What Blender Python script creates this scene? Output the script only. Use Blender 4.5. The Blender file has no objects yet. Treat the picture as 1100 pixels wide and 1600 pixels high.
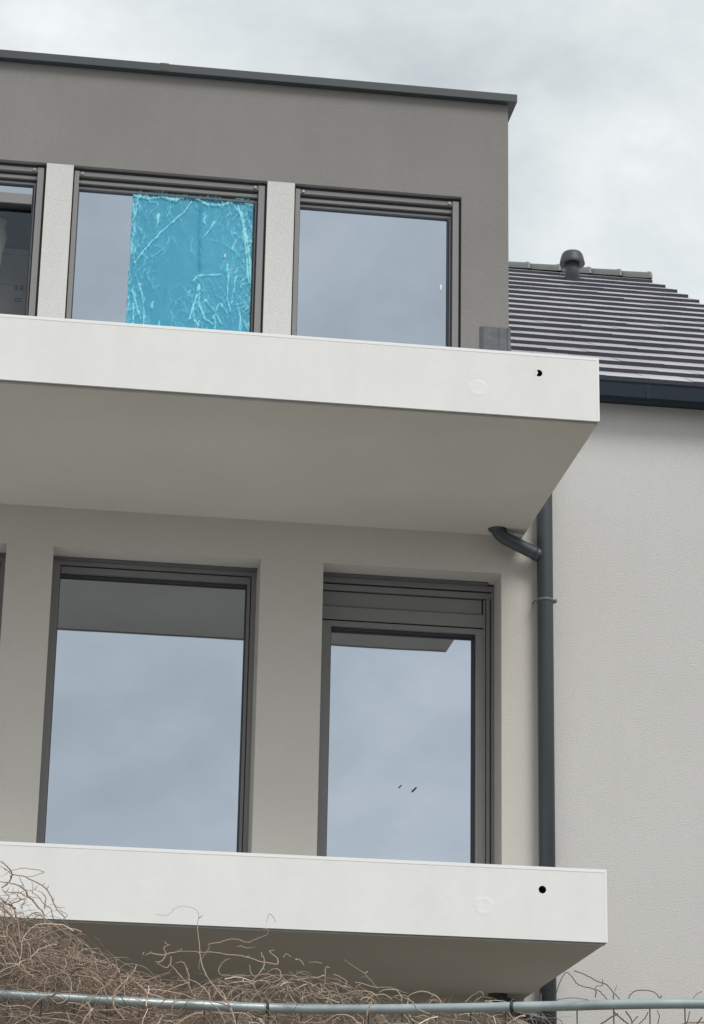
import bpy, bmesh, math, random
from mathutils import Vector, Matrix, noise
random.seed(7)
S = bpy.context.scene
COL = S.collection
PI = math.pi

# ------------------------------------------------------------------ camera
cd = bpy.data.cameras.new('camera'); cam = bpy.data.objects.new('camera', cd); COL.objects.link(cam)
cd.sensor_fit = 'VERTICAL'; cd.sensor_height = 24; cd.sensor_width = 16.5
cd.lens = 3915.77/1600*24; cd.clip_start = .1; cd.clip_end = 2000
r_ = Vector((0.98941684, -0.14396044, 0.01815814)); u_ = Vector((-0.06416305, -0.32183476, 0.94461923)); f_ = Vector((0.13014387, 0.93578725, 0.32766567))
m = Matrix((r_, u_, -f_)).transposed().to_4x4(); m.translation = Vector((-3.20176, -15.01599, -5.54676))
cam.matrix_world = m
S.camera = cam

# ------------------------------------------------------------------ light
SUN_EL, SUN_AZ = math.radians(50), math.radians(158)     # azimuth from +Y clockwise: behind the camera, to its right
w = bpy.data.worlds.new("World"); S.world = w; w.use_nodes = True
nt = w.node_tree; nt.nodes.clear()
N = nt.nodes.new; Lk = nt.links.new
out = N('ShaderNodeOutputWorld'); bg = N('ShaderNodeBackground')
sky = N('ShaderNodeTexSky'); sky.sky_type = 'NISHITA'; sky.sun_disc = False
sky.sun_elevation = SUN_EL; sky.sun_rotation = SUN_AZ
tc = N('ShaderNodeTexCoord'); mp = N('ShaderNodeMapping'); mp.inputs['Scale'].default_value = (1, 1, 1.7)
mp.inputs['Location'].default_value = (.3, .12, .4)
n1 = N('ShaderNodeTexNoise'); n1.inputs['Scale'].default_value = 4.8; n1.inputs['Detail'].default_value = 9; n1.inputs['Roughness'].default_value = .55; n1.inputs['Distortion'].default_value = .35
n2 = N('ShaderNodeTexNoise'); n2.inputs['Scale'].default_value = 17; n2.inputs['Detail'].default_value = 6; n2.inputs['Roughness'].default_value = .6
Lk(tc.outputs['Generated'], mp.inputs['Vector']); Lk(mp.outputs[0], n1.inputs['Vector']); Lk(mp.outputs[0], n2.inputs['Vector'])
mx = N('ShaderNodeMath'); mx.operation = 'MULTIPLY_ADD'; mx.inputs[1].default_value = .35; Lk(n2.outputs[0], mx.inputs[0]); Lk(n1.outputs[0], mx.inputs[2])
cr = N('ShaderNodeValToRGB'); Lk(mx.outputs[0], cr.inputs[0])
e = cr.color_ramp.elements
e[0].position = .49; e[0].color = (.46, .50, .51, 1); e[1].position = .93; e[1].color = (.80, .815, .81, 1)
q = e.new(.63); q.color = (.555, .595, .60, 1); q = e.new(.74); q.color = (.63, .665, .665, 1)
sm = N('ShaderNodeVectorMath'); sm.operation = 'SCALE'; sm.inputs['Scale'].default_value = .10; Lk(sky.outputs[0], sm.inputs[0])
mix = N('ShaderNodeMix'); mix.data_type = 'RGBA'; mix.inputs['Factor'].default_value = .90
Lk(sm.outputs[0], mix.inputs['A']); Lk(cr.outputs[0], mix.inputs['B'])
Lk(mix.outputs['Result'], bg.inputs['Color']); bg.inputs['Strength'].default_value = 1.0
Lk(bg.outputs[0], out.inputs['Surface'])
sl = bpy.data.lights.new('sun', 'SUN'); sl.energy = 1.5; sl.angle = math.radians(24); sl.color = (1, .97, .92)
so = bpy.data.objects.new('sun', sl); COL.objects.link(so)
sd = Vector((math.sin(SUN_AZ)*math.cos(SUN_EL), math.cos(SUN_AZ)*math.cos(SUN_EL), math.sin(SUN_EL)))
so.rotation_euler = sd.to_track_quat('Z', 'Y').to_euler(); so.location = sd*60
S.view_settings.view_transform = 'Standard'; S.view_settings.look = 'None'; S.view_settings.gamma = 1
S.view_settings.exposure = 0.40
S.render.engine = 'CYCLES'
S.cycles.max_bounces = 10; S.cycles.transparent_max_bounces = 16

# ------------------------------------------------------------------ helpers
def obj(name, bm, mats, parent=None, smooth=False, recalc=True):
    if recalc: bmesh.ops.recalc_face_normals(bm, faces=bm.faces)
    me = bpy.data.meshes.new(name); bm.to_mesh(me); bm.free()
    for mm in (mats if isinstance(mats, (list, tuple)) else [mats]): me.materials.append(mm)
    if smooth:
        for p in me.polygons: p.use_smooth = True
    o = bpy.data.objects.new(name, me); COL.objects.link(o)
    if parent: o.parent = parent
    return o
def tag(o, label=None, cat=None, group=None, kind=None):
    if label: o['label'] = label
    if cat: o['category'] = cat
    if group: o['group'] = group
    if kind: o['kind'] = kind
    return o
def empty(name, loc, label, cat, group=None):
    o = bpy.data.objects.new(name, None); COL.objects.link(o); o.location = loc; o.empty_display_size = .3
    return tag(o, label, cat, group)
def box(bm, x0, x1, y0, y1, z0, z1, mi=0, bev=0):
    vs = [bm.verts.new((x, y, z)) for x in (x0, x1) for y in (y0, y1) for z in (z0, z1)]
    fs = [bm.faces.new([vs[i] for i in f]) for f in ((0,1,3,2),(4,6,7,5),(0,4,5,1),(2,3,7,6),(0,2,6,4),(1,5,7,3))]
    for f in fs: f.material_index = mi
    if bev:
        es = list({e for f in fs for e in f.edges})
        bmesh.ops.bevel(bm, geom=es, offset=bev, segments=2, affect='EDGES', profile=.6, material=mi)
    return fs
def quad(bm, pts, mi=0):
    f = bm.faces.new([bm.verts.new(p) for p in pts]); f.material_index = mi; return f
def tube(bm, pts, rads, n=12, cap=True, mi=0):
    pts = [Vector(p) for p in pts]
    if not isinstance(rads, (list, tuple)): rads = [rads]*len(pts)
    t0 = (pts[1]-pts[0]).normalized(); a = t0.orthogonal().normalized(); rings = []
    for i, p in enumerate(pts):
        t = (pts[min(i+1, len(pts)-1)]-pts[max(i-1, 0)])
        t = t.normalized() if t.length > 1e-9 else t0
        a = (a - t*a.dot(t)); a = a.normalized() if a.length > 1e-6 else t.orthogonal().normalized()
        b = t.cross(a)
        rings.append([bm.verts.new(p+(a*math.cos(2*PI*k/n)+b*math.sin(2*PI*k/n))*rads[i]) for k in range(n)])
    for i in range(len(rings)-1):
        for k in range(n):
            f = bm.faces.new((rings[i][k], rings[i][(k+1) % n], rings[i+1][(k+1) % n], rings[i+1][k])); f.material_index = mi; f.smooth = True
    if cap:
        bm.faces.new(rings[0][::-1]).material_index = mi; bm.faces.new(rings[-1]).material_index = mi
def smooth_path(pts, k=5):
    P = [Vector(p) for p in pts]; o = []
    if len(P) < 3: return P
    for i in range(len(P)-1):
        p0 = P[max(i-1, 0)]; p1 = P[i]; p2 = P[i+1]; p3 = P[min(i+2, len(P)-1)]
        for j in range(k):
            t = j/k
            o.append(.5*((2*p1)+(p2-p0)*t+(2*p0-5*p1+4*p2-p3)*t*t+(3*p1-p0-3*p2+p3)*t**3))
    o.append(P[-1]); return o
def wall(name, x0, x1, z0, z1, holes, mats, parent, y0=0., t=.32, top=True, ends=True):
    """one mesh: front face at y0 with rectangular openings, their reveals, top and ends"""
    bm = bmesh.new()
    xs = sorted({x0, x1, *[h[0] for h in holes], *[h[1] for h in holes]}); xs = [x for x in xs if x0 <= x <= x1]
    zs = sorted({z0, z1, *[h[2] for h in holes], *[h[3] for h in holes]}); zs = [z for z in zs if z0 <= z <= z1]
    inside = lambda x, z: any(h[0] < x < h[1] and h[2] < z < h[3] for h in holes)
    for a, b in zip(xs, xs[1:]):
        for c, d in zip(zs, zs[1:]):
            if inside((a+b)/2, (c+d)/2): continue
            quad(bm, [(a, y0, c), (b, y0, c), (b, y0, d), (a, y0, d)])
            quad(bm, [(a, y0+t, c), (a, y0+t, d), (b, y0+t, d), (b, y0+t, c)])
    def skin(a, b, c, d): quad(bm, [a, b, c, d])
    for hx0, hx1, hz0, hz1 in holes:
        a, b, c, d = max(hx0, x0), min(hx1, x1), max(hz0, z0), min(hz1, z1)
        if hx0 > x0: skin((a, y0, c), (a, y0, d), (a, y0+t, d), (a, y0+t, c))
        if hx1 < x1: skin((b, y0, c), (b, y0+t, c), (b, y0+t, d), (b, y0, d))
        if hz0 > z0: skin((a, y0, c), (b, y0, c), (b, y0+t, c), (a, y0+t, c))
        if hz1 < z1: skin((a, y0, d), (a, y0+t, d), (b, y0+t, d), (b, y0, d))
    skin((x0, y0, z1), (x1, y0, z1), (x1, y0+t, z1), (x0, y0+t, z1))
    skin((x0, y0, z0), (x0, y0+t, z0), (x1, y0+t, z0), (x1, y0, z0))
    skin((x0, y0, z0), (x0, y0, z1), (x0, y0+t, z1), (x0, y0+t, z0))
    skin((x1, y0, z0), (x1, y0+t, z0), (x1, y0+t, z1), (x1, y0, z1))
    bmesh.ops.remove_doubles(bm, verts=bm.verts, dist=1e-5)
    return obj(name, bm, mats, parent)

# ------------------------------------------------------------------ materials
def mat(name, col, rough=.8, metal=0, spec=.5, var=0, vscale=3, bump=0, bscale=200, bdist=.002, vcol=None, bdetail=4, grain=0, gscale=60, streak=0):
    m = bpy.data.materials.new(name); m.use_nodes = True; t = m.node_tree; p = t.nodes['Principled BSDF']
    p.inputs['Base Color'].default_value = (*col, 1); p.inputs['Roughness'].default_value = rough
    p.inputs['Metallic'].default_value = metal; p.inputs['Specular IOR Level'].default_value = spec
    tc = t.nodes.new('ShaderNodeTexCoord')
    last = None
    if var or grain:
        def layer(prev, amt, scale, det, target, stretch=None):
            n = t.nodes.new('ShaderNodeTexNoise'); n.inputs['Scale'].default_value = scale; n.inputs['Detail'].default_value = det; n.inputs['Roughness'].default_value = .6
            if stretch:
                mp = t.nodes.new('ShaderNodeMapping'); mp.inputs['Scale'].default_value = stretch; t.links.new(tc.outputs['Object'], mp.inputs['Vector']); t.links.new(mp.outputs[0], n.inputs['Vector'])
            else: t.links.new(tc.outputs['Object'], n.inputs['Vector'])
            r = t.nodes.new('ShaderNodeMapRange'); r.inputs['From Min'].default_value = .3; r.inputs['From Max'].default_value = .7
            r.inputs['To Min'].default_value = 0; r.inputs['To Max'].default_value = amt
            t.links.new(n.outputs[0], r.inputs['Value'])
            x = t.nodes.new('ShaderNodeMix'); x.data_type = 'RGBA'; t.links.new(r.outputs[0], x.inputs['Factor'])
            if prev is None: x.inputs['A'].default_value = (*col, 1)
            else: t.links.new(prev, x.inputs['A'])
            x.inputs['B'].default_value = (*target, 1); return x.outputs['Result']
        if var: last = layer(last, var, vscale, 5, vcol or tuple(c*.55 for c in col))
        if streak: last = layer(last, streak, 7, 6, tuple(c*.72 for c in col), (1, 1, .10))
        if grain: last = layer(last, grain, gscale, 3, tuple(c*.5 for c in col))
        t.links.new(last, p.inputs['Base Color'])
    if bump:
        n = t.nodes.new('ShaderNodeTexNoise'); n.inputs['Scale'].default_value = bscale; n.inputs['Detail'].default_value = bdetail; n.inputs['Roughness'].default_value = .6
        t.links.new(tc.outputs['Object'], n.inputs['Vector'])
        b = t.nodes.new('ShaderNodeBump'); b.inputs['Strength'].default_value = bump; b.inputs['Distance'].default_value = bdist
        t.links.new(n.outputs[0], b.inputs['Height']); t.links.new(b.outputs[0], p.inputs['Normal'])
    return m
M = {}
M['dark_render'] = mat('dark_render', (.275, .263, .251), .95, streak=.12, var=.25, vscale=1.3, bump=.8, bscale=70, bdist=.005, grain=.22, gscale=90, spec=.2)
M['beige_render'] = mat('beige_render', (.60, .572, .53), .95, var=.10, vscale=1.5, bump=.7, bscale=65, bdist=.005, grain=.12, gscale=80, spec=.2)
M['light_render'] = mat('light_render', (.67, .655, .64), .95, streak=.10, var=.2, vscale=.7, vcol=(.50, .49, .465), bump=1, bscale=105, bdist=.005, grain=.24, gscale=120, spec=.2)
M['white_paint'] = mat('white_paint', (.88, .87, .86), .85, streak=.13, var=.34, vscale=1.9, vcol=(.74, .73, .70), bump=.25, bscale=30, bdist=.003, grain=.05, gscale=14, spec=.25)
M['white_trim'] = mat('white_trim', (.88, .88, .87), .6)
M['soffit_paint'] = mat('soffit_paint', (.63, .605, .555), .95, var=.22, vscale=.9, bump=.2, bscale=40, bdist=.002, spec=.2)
M['drip'] = mat('drip_profile', (.42, .42, .41), .7, var=.3, vscale=9)
M['patch'] = mat('filler_patch', (.88, .87, .86), .8, var=.1, vscale=25, bump=.5, bscale=35, bdist=.006)
M['frame'] = mat('grey_aluminium', (.21, .205, .205), .45, spec=.45, var=.12, vscale=5)
M['frame_dark'] = mat('dark_gasket', (.035, .037, .042), .6)
M['frame_mid'] = mat('grey_rail', (.13, .135, .15), .5, spec=.45)
M['zinc'] = mat('anthracite_zinc', (.042, .053, .062), .42, spec=.5, var=.3, vscale=4, vcol=(.075, .08, .10))
M['gutter'] = mat('anthracite_gutter', (.014, .024, .036), .6, spec=.2, var=.3, vscale=4)
M['coping'] = mat('coping_sheet', (.038, .046, .050), .5, spec=.5, var=.2, vscale=2)
M['flashing'] = mat('lead_flashing', (.12, .125, .14), .5, metal=.2, var=.6, vscale=9, vcol=(.06, .07, .08), bump=.5, bscale=14, bdist=.01)
M['ridge'] = mat('ridge_tile_glaze', (.20, .21, .205), .5, var=.3, vscale=6)
M['steel'] = mat('galvanised_steel', (.46, .53, .54), .42, metal=.45, var=.6, vscale=7, vcol=(.22, .25, .26), bump=.15, bscale=60)
M['wire'] = mat('fence_wire', (.10, .10, .10), .6, metal=.3)
M['screw'] = mat('screw_head', (.30, .30, .31), .4, metal=.6)
M['dark_hole'] = mat('hole_inside', (.03, .03, .03), .9)
M['white_spot'] = mat('off_white_spot', (.82, .80, .74), .6)
M['smudge'] = mat('dark_smudge', (.05, .055, .06), .9)
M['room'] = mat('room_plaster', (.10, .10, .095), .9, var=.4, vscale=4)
M['board'] = mat('wrapped_board', (.30, .29, .27), .7, var=.4, vscale=8)
M['ink'] = mat('ink', (.012, .012, .012), .8)
M['foam'] = mat('crumpled_wrap', (.48, .46, .40), .8, var=.5, vscale=14)
M['soil'] = mat('garden_soil', (.17, .15, .12), .95, var=.5, vscale=2, bump=1, bscale=12, bdist=.05)
M['asphalt'] = mat('asphalt', (.16, .155, .145), .9, var=.4, vscale=1.2, bump=.6, bscale=80)
M['concrete'] = mat('concrete', (.33, .32, .30), .9, var=.4, vscale=2, bump=.5, bscale=40)

# roof tiles: glossy dark glaze, tint differs from tile to tile
def tile_mat():
    m = bpy.data.materials.new('roof_tile_glaze'); m.use_nodes = True; t = m.node_tree; p = t.nodes['Principled BSDF']
    g = t.nodes.new('ShaderNodeNewGeometry'); r = t.nodes.new('ShaderNodeValToRGB')
    t.links.new(g.outputs['Random Per Island'], r.inputs[0])
    e = r.color_ramp.elements; e[0].color = (.022, .026, .036, 1); e[1].color = (.040, .030, .044, 1); x = e.new(.5); x.color = (.026, .024, .042, 1)
    t.links.new(r.outputs[0], p.inputs['Base Color']); p.inputs['Roughness'].default_value = .38; p.inputs['Specular IOR Level'].default_value = .6; p.inputs['Sheen Weight'].default_value = 1; p.inputs['Sheen Roughness'].default_value = .22; p.inputs['Sheen Tint'].default_value = (.93, .93, 1, 1)
    n = t.nodes.new('ShaderNodeTexNoise'); n.inputs['Scale'].default_value = 9; tc = t.nodes.new('ShaderNodeTexCoord'); t.links.new(tc.outputs['Object'], n.inputs['Vector'])
    b = t.nodes.new('ShaderNodeBump'); b.inputs['Strength'].default_value = .1; b.inputs['Distance'].default_value = .003
    t.links.new(n.outputs[0], b.inputs['Height']); t.links.new(b.outputs[0], p.inputs['Normal'])
    return m
M['tile'] = tile_mat()
M['tile_top'] = mat('sky_glint_tile_face', (.74, .72, .80), .45, spec=.8, var=.35, vscale=2.2, vcol=(.36, .34, .42), grain=.2, gscale=25)  # pale tile tops: bright sky reflection at grazing view painted into the colour
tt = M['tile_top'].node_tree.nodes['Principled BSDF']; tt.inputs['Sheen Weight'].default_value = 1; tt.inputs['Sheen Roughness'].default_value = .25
def glass_mat(name, fac, tint, through, wav=.0):
    m = bpy.data.materials.new(name); m.use_nodes = True; t = m.node_tree; t.nodes.clear()
    o = t.nodes.new('ShaderNodeOutputMaterial'); mx = t.nodes.new('ShaderNodeMixShader'); mx.inputs[0].default_value = fac
    g = t.nodes.new('ShaderNodeBsdfGlossy'); g.inputs['Roughness'].default_value = .012; g.inputs['Color'].default_value = (*tint, 1)
    tr = t.nodes.new('ShaderNodeBsdfTransparent'); tr.inputs['Color'].default_value = (*through, 1)
    tc = t.nodes.new('ShaderNodeTexCoord'); n = t.nodes.new('ShaderNodeTexNoise'); n.inputs['Scale'].default_value = 1.6; n.inputs['Detail'].default_value = 1
    b = t.nodes.new('ShaderNodeBump'); b.inputs['Strength'].default_value = .18; b.inputs['Distance'].default_value = .004
    t.links.new(tc.outputs['Object'], n.inputs['Vector']); t.links.new(n.outputs[0], b.inputs['Height']); t.links.new(b.outputs[0], g.inputs['Normal'])
    t.links.new(tr.outputs[0], mx.inputs[1]); t.links.new(g.outputs[0], mx.inputs[2]); t.links.new(mx.outputs[0], o.inputs['Surface'])
    return m
M['glass'] = glass_mat('coated_glass', .80, (.58, .635, .71), (.20, .22, .22))
M['glass_clear'] = glass_mat('clear_glass', .045, (.8, .9, 1), (.8, .8, .8))
def film_mat():
    m = bpy.data.materials.new('blue_protective_film'); m.use_nodes = True; t = m.node_tree; t.nodes.clear()
    o = t.nodes.new('ShaderNodeOutputMaterial')
    tr = t.nodes.new('ShaderNodeBsdfTransparent'); tr.inputs['Color'].default_value = (.54, .91, 1.0, 1)
    p = t.nodes.new('ShaderNodeBsdfPrincipled'); p.inputs['Roughness'].default_value = .32
    a = t.nodes.new('ShaderNodeAttribute'); a.attribute_name = 'fold'
    r = t.nodes.new('ShaderNodeValToRGB'); t.links.new(a.outputs['Fac'], r.inputs[0])
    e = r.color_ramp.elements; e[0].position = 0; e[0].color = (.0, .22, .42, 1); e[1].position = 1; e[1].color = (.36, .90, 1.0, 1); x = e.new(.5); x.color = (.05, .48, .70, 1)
    t.links.new(r.outputs[0], p.inputs['Base Color'])
    f = t.nodes.new('ShaderNodeMapRange'); f.clamp = True; f.interpolation_type = 'LINEAR'
    ab = t.nodes.new('ShaderNodeMath'); ab.operation = 'SUBTRACT'; ab.inputs[1].default_value = .5; t.links.new(a.outputs['Fac'], ab.inputs[0])
    a2 = t.nodes.new('ShaderNodeMath'); a2.operation = 'ABSOLUTE'; t.links.new(ab.outputs[0], a2.inputs[0])
    t.links.new(a2.outputs[0], f.inputs['Value']); f.inputs['From Min'].default_value = 0; f.inputs['From Max'].default_value = .5; f.inputs['To Min'].default_value = .17; f.inputs['To Max'].default_value = .74
    mx = t.nodes.new('ShaderNodeMixShader'); t.links.new(f.outputs[0], mx.inputs[0]); t.links.new(tr.outputs[0], mx.inputs[1]); t.links.new(p.outputs[0], mx.inputs[2])
    t.links.new(mx.outputs[0], o.inputs['Surface']); return m
M['film'] = film_mat()
def twig_mat(name, cols):
    m = bpy.data.materials.new(name); m.use_nodes = True; t = m.node_tree; p = t.nodes['Principled BSDF']
    g = t.nodes.new('ShaderNodeNewGeometry'); r = t.nodes.new('ShaderNodeValToRGB'); t.links.new(g.outputs['Random Per Island'], r.inputs[0])
    e = r.color_ramp.elements; e[0].color = (*cols[0], 1); e[1].color = (*cols[-1], 1)
    for i, c in enumerate(cols[1:-1]): x = e.new((i+1)/(len(cols)-1)); x.color = (*c, 1)
    t.links.new(r.outputs[0], p.inputs['Base Color']); p.inputs['Roughness'].default_value = .75; return m
M['twig'] = twig_mat('dry_twig', [(.11, .075, .055), (.33, .235, .175), (.54, .42, .33), (.20, .14, .105), (.44, .33, .25), (.78, .68, .57)])
M['twig_dark'] = twig_mat('bare_twig', [(.10, .085, .08), (.17, .14, .125)])
TW=[(0,0.0035,[(-2.596,-5.35,-3.856),(-2.548,-5.364,-3.86),(-2.525,-5.377,-3.839),(-2.49,-5.391,-3.828),(-2.434,-5.405,-3.849),(-2.435,-5.418,-3.908),(-2.426,-5.432,-3.981),(-2.419,-5.445,-4.044),(-2.393,-5.459,-4.106),(-2.346,-5.473,-4.167),(-2.305,-5.486,-4.217),(-2.283,-5.5,-4.288)]),
(0,0.0014,[(-2.157,-5.3,-3.864),(-2.149,-5.3,-3.832),(-2.134,-5.3,-3.833),(-2.12,-5.3,-3.859)]),
(0,0.0022,[(-2.183,-5.4,-3.9),(-2.16,-5.392,-3.906),(-2.164,-5.385,-3.924),(-2.195,-5.377,-3.937),(-2.237,-5.369,-3.954),(-2.269,-5.362,-3.942),(-2.312,-5.354,-3.944),(-2.343,-5.346,-3.955),(-2.38,-5.338,-3.962),(-2.379,-5.331,-3.975),(-2.391,-5.323,-3.996),(-2.403,-5.315,-4.012),(-2.415,-5.308,-4.033),(-2.411,-5.3,-4.058)]),
(0,0.0026,[(-2.502,-5.4,-4.005),(-2.459,-5.392,-4),(-2.421,-5.385,-4.001),(-2.366,-5.377,-3.998),(-2.311,-5.369,-4.003),(-2.257,-5.362,-4.005),(-2.212,-5.354,-4.014),(-2.178,-5.346,-4.023),(-2.134,-5.338,-4.026),(-2.114,-5.331,-4.027),(-2.111,-5.323,-4.006),(-2.138,-5.315,-3.982),(-2.14,-5.308,-3.973),(-2.123,-5.3,-3.968)]),
(0,0.0024,[(-2.294,-5.3,-4.006),(-2.32,-5.3,-4.022),(-2.336,-5.3,-4.05),(-2.329,-5.3,-4.071),(-2.302,-5.3,-4.072),(-2.259,-5.3,-4.073),(-2.21,-5.3,-4.069)]),
(0,0.003,[(-2.624,-5.3,-4.01),(-2.603,-5.3,-3.999),(-2.565,-5.3,-4.005),(-2.522,-5.3,-3.995),(-2.49,-5.3,-3.987)]),
(0,0.0028,[(-2.532,-5.35,-3.971),(-2.556,-5.35,-3.986),(-2.547,-5.35,-4.007),(-2.556,-5.35,-4.029),(-2.572,-5.35,-4.04),(-2.583,-5.35,-4.04)]),
(0,0.003,[(-2.574,-5.3,-4.038),(-2.541,-5.3,-4.053),(-2.525,-5.3,-4.038),(-2.524,-5.3,-4.009)]),
(0,0.0028,[(-2.511,-5.4,-4.05),(-2.485,-5.4,-4.044),(-2.468,-5.4,-4.07),(-2.458,-5.4,-4.101),(-2.46,-5.4,-4.123),(-2.442,-5.4,-4.164),(-2.425,-5.4,-4.19)]),
(0,0.0028,[(-2.529,-5.35,-4.046),(-2.506,-5.35,-4.069),(-2.478,-5.35,-4.1),(-2.456,-5.35,-4.121)]),
(0,0.0035,[(-2.597,-5.45,-4.13),(-2.56,-5.45,-4.121),(-2.507,-5.45,-4.124),(-2.454,-5.45,-4.119),(-2.416,-5.45,-4.139),(-2.388,-5.45,-4.164),(-2.377,-5.45,-4.19)]),
(0,0.003,[(-2.575,-5.4,-4.18),(-2.534,-5.4,-4.152),(-2.481,-5.4,-4.129),(-2.455,-5.4,-4.12)]),
(0,0.0045,[(-2.646,-5.5,-4.15),(-2.619,-5.5,-4.185),(-2.592,-5.5,-4.189),(-2.549,-5.5,-4.203)]),
(0,0.003,[(-2.33,-5.5,-4.137),(-2.288,-5.5,-4.128),(-2.246,-5.5,-4.124),(-2.224,-5.5,-4.133),(-2.213,-5.5,-4.149)]),
(0,0.003,[(-2.232,-5.45,-4.052),(-2.226,-5.45,-4.084),(-2.204,-5.45,-4.093),(-2.178,-5.45,-4.055),(-2.179,-5.45,-4.023),(-2.19,-5.45,-4.019)]),
(0,0.0016,[(-2.197,-5.3,-3.958),(-2.23,-5.3,-3.964),(-2.252,-5.3,-3.957),(-2.268,-5.3,-3.961)]),
(0,0.003,[(-2.107,-5.4,-4.077),(-2.085,-5.4,-4.103),(-2.062,-5.4,-4.139),(-2.051,-5.4,-4.16)]),
(0,0.0034,[(-3.201,-5.5,-3.707),(-3.184,-5.467,-3.71),(-3.168,-5.433,-3.716),(-3.153,-5.4,-3.734),(-3.156,-5.367,-3.749),(-3.171,-5.333,-3.765),(-3.189,-5.3,-3.771)]),
(0,0.003,[(-3.199,-5.45,-3.717),(-3.178,-5.438,-3.724),(-3.153,-5.425,-3.74),(-3.134,-5.412,-3.741),(-3.104,-5.4,-3.742),(-3.082,-5.387,-3.75),(-3.058,-5.375,-3.757),(-3.033,-5.363,-3.767),(-3.013,-5.35,-3.783),(-2.995,-5.338,-3.807),(-2.982,-5.325,-3.834),(-2.961,-5.312,-3.86),(-2.939,-5.3,-3.874)]),
(0,0.0018,[(-3.197,-5.3,-3.73),(-3.181,-5.3,-3.722),(-3.158,-5.3,-3.704),(-3.134,-5.3,-3.696),(-3.103,-5.3,-3.691),(-3.07,-5.3,-3.693),(-3.027,-5.3,-3.702),(-3.048,-5.3,-3.711),(-3.071,-5.3,-3.721),(-3.101,-5.3,-3.723)]),
(0,0.0045,[(-3.196,-5.5,-3.785),(-3.175,-5.489,-3.785),(-3.143,-5.478,-3.787),(-3.118,-5.467,-3.794),(-3.096,-5.456,-3.806),(-3.087,-5.444,-3.825),(-3.07,-5.433,-3.835),(-3.05,-5.422,-3.857),(-3.03,-5.411,-3.872),(-3.019,-5.4,-3.889)]),
(0,0.0035,[(-3.097,-5.5,-3.814),(-3.068,-5.5,-3.811),(-3.047,-5.5,-3.814),(-3.025,-5.5,-3.829),(-3.021,-5.5,-3.845),(-3.022,-5.5,-3.877)]),
(0,0.003,[(-3.177,-5.35,-3.793),(-3.151,-5.35,-3.797),(-3.121,-5.35,-3.796),(-3.099,-5.35,-3.806),(-3.08,-5.35,-3.813)]),
(0,0.0016,[(-3.165,-5.35,-3.822),(-3.133,-5.35,-3.821),(-3.096,-5.35,-3.819),(-3.08,-5.35,-3.81),(-3.035,-5.35,-3.814)]),
(0,0.0025,[(-3.095,-5.3,-3.81),(-3.099,-5.3,-3.824),(-3.105,-5.3,-3.835),(-3.105,-5.3,-3.848)]),
(0,0.0026,[(-3.191,-5.4,-3.843),(-3.175,-5.4,-3.847),(-3.158,-5.4,-3.823),(-3.175,-5.4,-3.807),(-3.186,-5.4,-3.794)]),
(0,0.006,[(-3.19,-5.5,-3.874),(-3.165,-5.5,-3.894),(-3.146,-5.5,-3.911),(-3.126,-5.5,-3.929)]),
(0,0.002,[(-3.157,-5.4,-3.833),(-3.15,-5.4,-3.86),(-3.141,-5.4,-3.886)]),
(0,0.0015,[(-3.076,-5.35,-3.751),(-3.068,-5.35,-3.772),(-3.069,-5.35,-3.799)]),
(0,0.002,[(-3.123,-5.35,-3.731),(-3.116,-5.35,-3.752),(-3.101,-5.35,-3.776)]),
(0,0.0014,[(-2.976,-5.3,-3.839),(-2.957,-5.3,-3.837),(-2.941,-5.3,-3.837)]),
(0,0.003,[(-2.932,-5.3,-4.041),(-2.901,-5.3,-4.025),(-2.875,-5.3,-4.012),(-2.859,-5.3,-4.018)]),
(0,0.0038,[(-2.86,-5.35,-4.031),(-2.829,-5.371,-4.031),(-2.813,-5.393,-4.049),(-2.787,-5.414,-4.062),(-2.756,-5.436,-4.069),(-2.736,-5.457,-4.085),(-2.725,-5.479,-4.119),(-2.719,-5.5,-4.154)]),
(0,0.0045,[(-2.659,-5.4,-4.06),(-2.674,-5.414,-4.095),(-2.7,-5.429,-4.127),(-2.726,-5.443,-4.156),(-2.741,-5.457,-4.18),(-2.745,-5.471,-4.224),(-2.724,-5.486,-4.256),(-2.697,-5.5,-4.288)]),
(0,0.0025,[(-2.827,-5.35,-4.046),(-2.834,-5.35,-4.073),(-2.827,-5.35,-4.104),(-2.832,-5.35,-4.157)]),
(0,0.0028,[(-2.999,-5.35,-4.016),(-2.968,-5.35,-4.001),(-2.936,-5.35,-3.998),(-2.894,-5.35,-4.003)]),
(0,0.0025,[(-2.985,-5.35,-3.983),(-2.972,-5.35,-4.02),(-2.976,-5.35,-4.057),(-2.99,-5.35,-4.079)]),
(0,0.004,[(-3.072,-5.35,-4.035),(-3.029,-5.369,-4.052),(-2.996,-5.387,-4.085),(-2.964,-5.406,-4.102),(-2.912,-5.425,-4.114),(-2.86,-5.444,-4.12),(-2.818,-5.462,-4.131),(-2.786,-5.481,-4.159),(-2.769,-5.5,-4.208)]),
(0,0.0025,[(-2.756,-5.4,-4.133),(-2.752,-5.4,-4.109),(-2.732,-5.4,-4.1),(-2.689,-5.4,-4.104)]),
(0,0.0035,[(-2.639,-5.35,-4.022),(-2.632,-5.35,-4.006)]),
(0,0.0045,[(-2.683,-5.4,-4.117),(-2.656,-5.4,-4.131),(-2.628,-5.4,-4.157),(-2.601,-5.4,-4.174)]),
(0,0.004,[(-2.856,-5.75,-4.256),(-2.839,-5.75,-4.285),(-2.857,-5.75,-4.316),(-2.866,-5.75,-4.338)]),
(0,0.0035,[(-2.804,-5.75,-4.269),(-2.838,-5.75,-4.29),(-2.842,-5.75,-4.316)]),
(0,0.0025,[(-1.916,-5.45,-4.107),(-1.874,-5.45,-4.117),(-1.839,-5.45,-4.125)]),
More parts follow.
